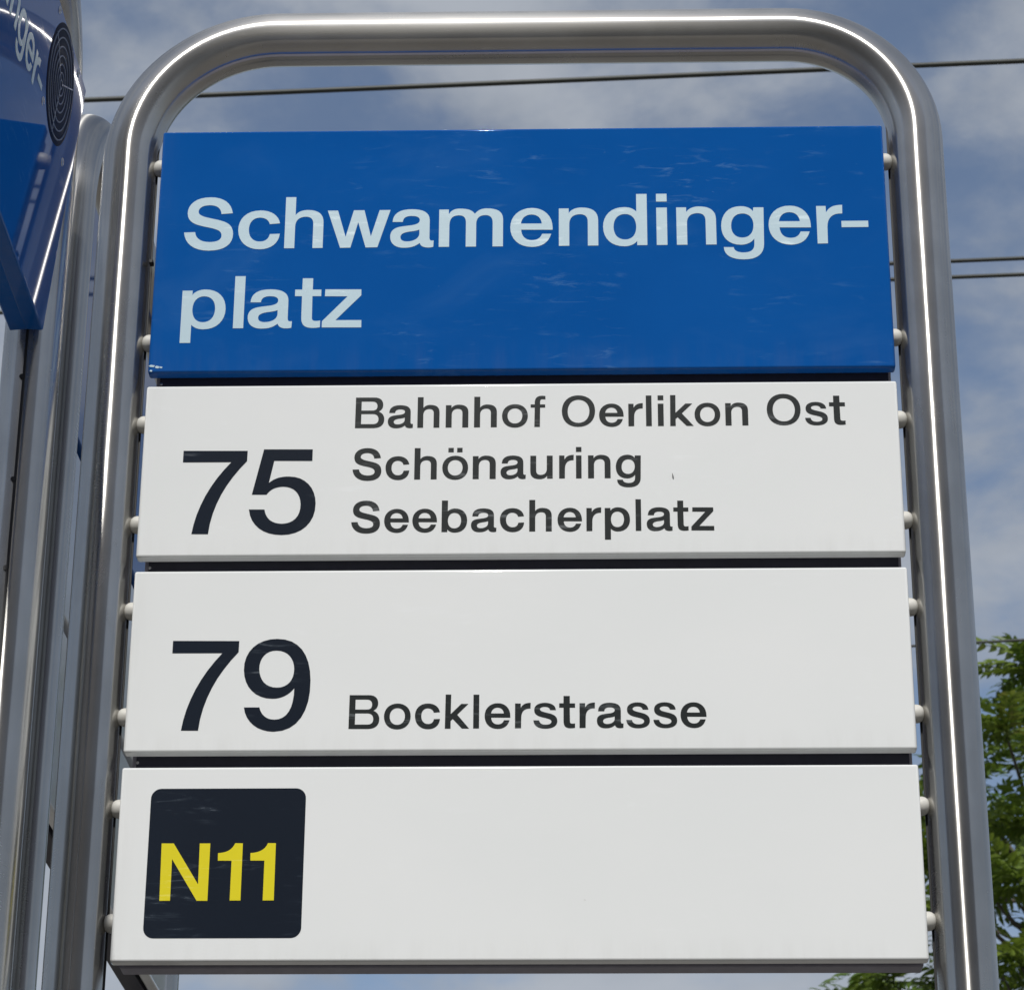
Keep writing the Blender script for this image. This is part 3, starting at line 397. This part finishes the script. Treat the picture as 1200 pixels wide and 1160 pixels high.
HOLE_ME = lathe_me('bolt_hole', [(-0.006, 0.0), (-0.006, 0.0023), (0.0, 0.0023), (0.0, 0.0)], 16)
SCREW_ME = lathe_me('screw', [(0.0, 0.0040), (0.0005, 0.0038), (0.0010, 0.0028), (0.0011, 0.0016), (0.0007, 0.0014), (0.0007, 0.0)], 18, 'Y')
FOOT_ME = lathe_me('foot_plate', [(0.0, 0.0), (0.0, 0.075), (0.010, 0.075), (0.012, 0.072), (0.012, 0.0)], 32)
FOOT_ME.transform(Matrix.Rotation(R(-90), 4, 'Y'))

def sign_root(loc, rz, label, n_panels):
    t = empty('bus_stop_sign', loc, rz, label, 'sign', 'steel-framed stop signs')
    obj('frame', FRAME_ME, M['steel'], t)
    for s in (-1, 1):
        obj('slot', SLOT_ME[s], M['dark'], t)
        f = obj('foot_plate', FOOT_ME, M['screw'], t); f.location = (s * LEG, CY, 0.002)
        for i, (zt, zb) in enumerate(PANELS):
            for z in (zt - 0.034, zb + 0.037):
                if i < n_panels:
                    b = obj('bolt', CAP_ME, M['cap'], t); b.location = (s * HALF, 0.0125, z)
                    if s < 0: b.rotation_euler = (0, 0, math.pi)
                else:
                    b = obj('bolt_hole', HOLE_ME, M['dark'], t); b.location = (s * (LEG - TUBE - 0.0016), CY + 0.0016, z)
                    b.rotation_euler = (0, 0, math.pi if s > 0 else 0)
    return t
def panel(parent, name, mat, zt, zb, depth=0.013):
    o = obj(name, box_me(name, -HALF, HALF, 0.0, depth, zb, zt, 0.0022, 3), mat, parent)
    return o
def core(parent, zt, zb, mat='core'):
    obj('backing_rail', box_me('backing_rail', -HALF + 0.006, HALF - 0.003, 0.0165, 0.0375, zb - 0.001, zt - 0.001, 0.0015, 2), M[mat], parent)

# the big sign facing the viewer
sign = sign_root((0, 0, 0), 0.0, 'large stop sign facing the viewer with blue name board and three white route boards', 4)
for i, (zt, zb) in enumerate(PANELS):
    p = panel(sign, 'name_board' if i == 0 else 'route_board', M['blue'] if i == 0 else M['white'], zt, zb)
    if i == 0:
        p['label'] = 'blue enamel board reading Schwamendingerplatz'
        letters('name1', M['ltr_pale'], p); letters('name2', M['ltr_pale'], p)
        for cx, cz, w_, h_ in ((-0.3415, 2.8500, 0.0030, 0.0012), (-0.3365, 2.8488, 0.0022, 0.0014), (-0.3330, 2.8485, 0.0016, 0.0009), (-0.3420, 2.8450, 0.0013, 0.0010)):
            obj('paint_chip', film_me('paint_chip', [[(cx - w_, cz), (cx - w_ * 0.3, cz + h_), (cx + w_, cz + h_ * 0.4), (cx + w_ * 0.6, cz - h_), (cx - w_ * 0.5, cz - h_ * 0.8)]]), M['ltr_pale'], p)
    elif i == 1:
        p['label'] = 'white board with number 75 and three destinations'
        letters('n75', M['ltr_navy'], p)
        for k in ('75a', '75b', '75c'): letters(k, M['ltr_dark'], p)
        # a seed husk stuck to the board
        obj('speck', film_me('speck', [[(0.1378, 2.7365), (0.1386, 2.7345), (0.1391, 2.7322), (0.1386, 2.7312), (0.1379, 2.7330)]], 0.0006, -0.0006), M['dark'], p)
    elif i == 2:
        p['label'] = 'white board with number 79 and one destination'
        letters('n79', M['ltr_navy'], p); letters('79a', M['ltr_dark'], p)
    else:
        p['label'] = 'white board with black square badge N11'
        obj('badge', film_me('badge', [round_rect(-0.318, -0.1837, 2.3043, 2.4376, 0.009)]), M['ltr_navy'], p)
        letters('n11', M['ltr_yellow'], p, dy=-0.0003)
core(sign, PANELS[0][0], PANELS[3][1])
for (zt, zb) in PANELS[1:]:
    obj('gap_shade', box_me('gap_shade', -HALF + 0.010, HALF - 0.006, 0.0135, 0.0163, zt - 0.004, zt + 0.022), M['shade_navy'], sign)  # added dark strip, paints the shade inside the gap between boards
    for x in (-0.334,):
        s_ = obj('screw', SCREW_ME, M['screw'], sign); s_.location = (x, 0.0135, zt + 0.009); s_.scale = (0.35, 0.35, 0.35)
# small black wire clip beside the blue board
obj('clip', box_me('clip', -0.3515, -0.3475, 0.004, 0.012, 2.962, 2.966, 0.0008, 2), M['dark'], sign)

# the sign at the left edge, turned a quarter away; its board leans forward and carries a loudspeaker
left = sign_root((-0.4225, -0.438, 0), R(90), 'stop sign cut off by the left edge with dark blue board and round loudspeaker', 1)
LZ, LH, TILT = 2.9645, 0.2545, R(4.98)
def left_board(flip):
    me = box_me('name_board', -HALF, HALF, 0.0, 0.0165, -LH / 2, LH / 2, 0.0018, 3)
    o = obj('name_board', me, M['blue'], left)
    o.location = (0, -0.0079, LZ) if not flip else (0, 0.0449, LZ)
    o.rotation_euler = (TILT, 0, 0) if not flip else (TILT, 0, math.pi)
    return o
front = left_board(False); left_board(True)
tx0, tz0, ts = LINES['name1'][1][-1][1], LINES['name1'][2], 0.785
fx = lambda x: HALF - 0.1534 + (x - tx0) * ts
fz = lambda z: LH / 2 - 0.1134 + (z - tz0) * ts
for k in ('name1', 'name2'): letters(k, M['ltr_pale'], front, fx, fz)
# loudspeaker: recessed dark disc, raised concentric rings, three spokes
SPX, SPZ, SPR = HALF - 0.0951, LH / 2 - 0.0551, 0.0550
spk = obj('loudspeaker', lathe_me('loudspeaker', [(0.0, 0.0), (0.0, SPR), (0.0003, SPR), (0.0005, SPR - 0.0004), (0.0005, 0.0)], 64, 'Y'), M['grille'], front)
spk.location = (SPX, 0.0002, SPZ)
def ring_me(r, w, y0, y1):
    return lathe_me('ring', [(y0, r - w), (y1 - 0.0002, r - w), (y1, r - w + 0.0002), (y1, r + w - 0.0002), (y1 - 0.0002, r + w), (y0, r + w)], 64, 'Y')
rings = []
for fr in (0.90, 0.755, 0.61, 0.46, 0.32, 0.19, 0.075):
    rings.append(obj('ring', ring_me(SPR * fr, 0.00060, 0.0002, 0.0011), M['ring'], left))
for a in (27, 147, 267):
    rings.append(obj('spoke', box_me('spoke', 0.003, SPR * 0.93, -0.0010, -0.0002, -0.0008, 0.0008), M['ring'], left)); rings[-1]['a'] = a
for o in rings:                                    # children of the board's loudspeaker would be a fourth level: keep them parts of the sign
    a = o.pop('a', 0) if 'a' in o.keys() else 0
    o.matrix_parent_inverse = Matrix.Identity(4)
    o.matrix_local = Matrix.Translation(front.location) @ Matrix.Rotation(TILT, 4, 'X') @ Matrix.Translation((SPX, 0, SPZ)) @ Matrix.Rotation(R(-a), 4, 'Y')
for dx in (-0.0508, 0.0508):
    for dz in (-0.0475, 0.0475):
        s_ = obj('screw', SCREW_ME, M['screw'], front); s_.location = (SPX + 0.004 + dx, 0.0, SPZ + dz)

# the sign behind the left posts, seen almost edge-on
rear = sign_root((-0.4248, 0.4755, 0), R(88.83), 'stop sign standing behind the left posts and seen almost edge-on', 3)
for i, (zt, zb) in enumerate(PANELS[:3]):
    panel(rear, 'name_board' if i == 0 else 'route_board', M['blue'] if i == 0 else M['white'], zt, zb)
core(rear, PANELS[0][0], PANELS[2][1], 'shade_navy')  # rail in dark navy, its shade put into the colour

# ------------------------------------------------------------------ overhead cables
def cable(y, xz0, xz1, rad, label, sag):
    (x0, z0), (x1, z1) = xz0, xz1
    s = (z1 - z0) / (x1 - x0)
    pts = []
    for k in range(41):
        x = -26 + 52 * k / 40
        pts.append((x, y, z0 + s * (x - x0) + sag * ((x - 0.2) / 26) ** 2))
    o = obj('overhead_cable', sweep_me('overhead_cable', pts, rad, 10), M['cable'], None)
    tag(o, label, 'cable', 'overhead cables strung across the sky')
M['cable'] = plain_mat('cable_sheath', (0.030, 0.034, 0.028), 0.5, var=0.03)
cable(6.0, (-1.6387, 7.004), (1.546, 7.1225), 0.0092, 'thick dark overhead cable passing just under the top of the steel frame', 0.25)
cable(7.0, (-2.0995, 6.7927), (1.6641, 6.9243), 0.0078, 'upper of the paired overhead cables level with the large blue letters', 0.25)
cable(7.1, (-2.1177, 6.7866), (1.6764, 6.9123), 0.0078, 'lower of the paired overhead cables level with the large blue letters', 0.25)
cable(10.7, (1.6175, 6.8918), (2.1508, 6.9197), 0.0065, 'thin overhead cable crossing in front of the tree top at right', 0.25)

# ------------------------------------------------------------------ tree with pinnate leaves
def leaf_material():
    a = Mat('pinnate_leaf')
    info = a.n.new('ShaderNodeObjectInfo')
    n1 = a.noise(a.coords(scale=(2.2, 2.2, 2.2), src='Generated'), 1.0, 3, 0.5)
    rnd = a.math('ADD', a.math('MULTIPLY', info.outputs['Random'], 0.75), a.math('MULTIPLY', n1, 0.35))
    c = a.mix(a.rng(rnd, 0.1, 0.95), (0.075, 0.135, 0.016), (0.19, 0.26, 0.04))
    c = a.mix(a.rng(rnd, 0.86, 1.0), c, (0.24, 0.18, 0.06))
    a.set(Base_Color=c, Roughness=0.42)
    tr = a.n.new('ShaderNodeBsdfTranslucent'); mx = a.n.new('ShaderNodeMixShader'); mx.inputs[0].default_value = 0.38
    tint = a.mix(0.5, c, (0.16, 0.22, 0.02)); a.l.new(tint, tr.inputs[0])
    out = a.n['Material Output']
    a.l.new(a.b.outputs[0], mx.inputs[1]); a.l.new(tr.outputs[0], mx.inputs[2]); a.l.new(mx.outputs[0], out.inputs[0])
    return a.m
def bark_material():
    a = Mat('bark')
    n1 = a.noise(a.coords(scale=(14, 14, 3)), 1.0, 5, 0.6)
    a.set(Base_Color=a.mix(n1, (0.05, 0.042, 0.034), (0.15, 0.13, 0.105)), Roughness=0.85); a.bump(n1, 0.6, 0.02)
    return a.m
def frond_data(rng):
    """Drooping pinnate leaf along +x, about 0.5 m long; returns verts, faces."""
    V, F = [], []
    L = 0.50 * rng.uniform(0.85, 1.15); n = 7; droop = rng.uniform(0.10, 0.24)
    def at(t): return Vector((L * t * (1 - 0.12 * t), rng_side * 0.04 * t * t, 0.05 * math.sin(t * 2.2) - droop * t * t))
    rng_side = rng.uniform(-1, 1)
    prev = None
    for k in range(6):
        p = at(k / 5); w = 0.0042 * (1 - 0.6 * k / 5)
        i = len(V); V += [p + Vector((0, -w, 0)), p + Vector((0, w, 0)), p + Vector((0, 0, w * 1.3))]
        if prev is not None:
            for q in range(3): F.append((prev + q, prev + (q + 1) % 3, i + (q + 1) % 3, i + q))
        prev = i
    def leaflet(p, d, ln, wd, nrm):
        s = d.cross(nrm).normalized(); i = len(V)
        tip = p + d * ln + nrm * (-0.22 * ln)
        a_ = p + d * ln * 0.28; b_ = p + d * ln * 0.66 + nrm * (-0.07 * ln)
        V.extend([p, a_ + s * wd + nrm * wd * 0.35, b_ + s * wd * 0.72 + nrm * wd * 0.2, tip, b_ - s * wd * 0.72 + nrm * wd * 0.2, a_ - s * wd + nrm * wd * 0.35, a_, b_])
        F.extend([(i, i + 6, i + 1), (i + 1, i + 6, i + 7, i + 2), (i + 2, i + 7, i + 3), (i, i + 5, i + 6), (i + 5, i + 4, i + 7, i + 6), (i + 4, i + 3, i + 7)])
    for k in range(n):
        t = 0.22 + 0.72 * k / (n - 1); p = at(t)
        for s in (-1, 1):
            d = Vector((0.45 + 0.25 * t, s * 1.0, -0.28 + rng.uniform(-0.15, 0.15))).normalized()
            nr = Vector((rng.uniform(-0.2, 0.2), s * 0.15, 1)).normalized(); nr = (nr - d * nr.dot(d)).normalized()
            leaflet(p + Vector((rng.uniform(-0.008, 0.008), 0, 0)), d, rng.uniform(0.095, 0.135) * (1.05 - 0.3 * abs(t - 0.5)), rng.uniform(0.017, 0.023), nr)
    leaflet(at(1.0), Vector((0.9, 0, -0.45)).normalized(), 0.10, 0.018, Vector((0.45, 0, 0.9)))
    return V, F
def build_tree():
    rng = random.Random(21)
    LM, BM = leaf_material(), bark_material()
    base = Vector((4.65, 16.6, 0))
    t = empty('broadleaf_tree', base, 0, 'green tree with feathery compound leaves behind the right steel post', 'tree')
    variants = []
    for k in range(5):
        V, F = frond_data(rng)
        me = bpy.data.meshes.new('leaf'); me.from_pydata(V, [], F); me.update(); me.materials.append(LM)
        variants.append((me, V, F))
    # trunk and limbs
    fork = Vector((0.0, 0, 3.6))
    pts = [(0, 0, 0), (0.03, 0, 0.8), (-0.04, 0.03, 1.9), (0.02, 0, 2.8), tuple(fork)]
    trunk = obj('trunk', sweep_me('trunk', pts, [0.21, 0.175, 0.16, 0.15, 0.14], 16), BM, t)
    C0 = Vector((0.05, 0, 6.6)); RX, RY, RZ = 2.9, 2.5, 3.3
    ends = []
    tries = 0
    while len(ends) < 235 and tries < 12000:
        tries += 1
        d = Vector((rng.gauss(0, 1), rng.gauss(0, 1), rng.gauss(0, 1))).normalized()
        rr = rng.uniform(0.45, 1.0) ** 0.6
        lump = 1.0 + 0.14 * noise.noise(d * 2.3 + Vector((4, 1, 7)))
        p = C0 + Vector((d.x * RX, d.y * RY, d.z * RZ)) * rr * lump
        if p.z < 3.9: continue
        if any((p - e).length < 0.40 for e in ends): continue
        ends.append(p)
    limbs = []
    for k in range(9):
        a = R(40 * k + rng.uniform(-12, 12)); e = C0 + Vector((math.cos(a) * RX * 0.55, math.sin(a) * RY * 0.55, rng.uniform(-0.9, 1.3)))
        mid = fork.lerp(e, 0.5) + Vector((0, 0, -0.25)) + Vector((rng.uniform(-.15, .15), rng.uniform(-.15, .15), 0))
        limbs.append((e, mid)); s_ = fork - Vector((0, 0, rng.uniform(0, 0.5)))
        pp = [(s_ * (1 - u) ** 2 + mid * 2 * u * (1 - u) + e * u * u) for u in [q / 8 for q in range(9)]]
        obj('branch', sweep_me('branch', pp, [0.065 - 0.0055 * q for q in range(9)], 10), BM, t)
    bm_v, bm_f = [], []           # twigs
    for e in ends:
        le, lm = min(limbs, key=lambda q: (q[0] - e).length)
        s_ = lm.lerp(le, rng.uniform(0.55, 1.0)) if (e - fork).length > 1.5 else fork
        mid = s_.lerp(e, 0.55) + Vector((0, 0, -0.12))
        me = sweep_me('twig', [s_, s_.lerp(mid, 0.6), mid, mid.lerp(e, 0.6), e], [0.022, 0.019, 0.016, 0.012, 0.007], 6)
        o0 = len(bm_v); bm_v += [v.co.copy() for v in me.vertices]; bm_f += [tuple(o0 + i for i in p.vertices) for p in me.polygons]
        bpy.data.meshes.remove(me)
    me = bpy.data.meshes.new('twigs'); me.from_pydata(bm_v, [], bm_f); me.update()
    tag(obj('twigs', me, BM, t), kind='stuff')
    # leaves in rosettes at the twig ends
    places = []
    for e in ends:
        out = (e - C0); out.z += 0.8; out.normalize()
        for k in range(rng.randint(12, 17)):
            a = rng.uniform(0, 2 * math.pi); el = rng.uniform(-0.35, 0.9)
            d = Vector((math.cos(a) * math.cos(el), math.sin(a) * math.cos(el), math.sin(el))) + out * 0.55
            d.normalize()
            x = d; zup = Vector((0, 0, 1)); y = zup.cross(x).normalized(); z = x.cross(y)
            rot = Matrix((x, y, z)).transposed().to_4x4() @ Matrix.Rotation(rng.uniform(-0.5, 0.5), 4, 'X')
            sc = rng.uniform(0.8, 1.25)
            places.append((Matrix.Translation(e - d * 0.03) @ rot @ Matrix.Scale(sc, 4), rng.randrange(5)))
    def seen(mt):
        p = base + (mt @ Vector((0.25, 0, 0)))
        d = p - CAM_POS; zc = d.dot(fw)
        return abs(d.dot(rt) / zc * FPX) < 0.56 and abs(d.dot(up) / zc * FPX) < 0.56, d.length
    order = sorted(places, key=lambda q: (not seen(q[0])[0], seen(q[0])[1]))
    for mt, k in order[:290]:
        o = obj('leaf', variants[k][0], LM, t); o.matrix_local = mt
    vs, fs = [], []
    for mt, k in order[290:]:
        o0 = len(vs); vs += [mt @ v for v in variants[k][1]]; fs += [tuple(o0 + i for i in f) for f in variants[k][2]]
    me = bpy.data.meshes.new('foliage'); me.from_pydata(vs, [], fs); me.update()
    tag(obj('foliage', me, LM, t), kind='stuff')
    print('leaves', len(places), 'visible', sum(seen(q[0])[0] for q in places))
build_tree()
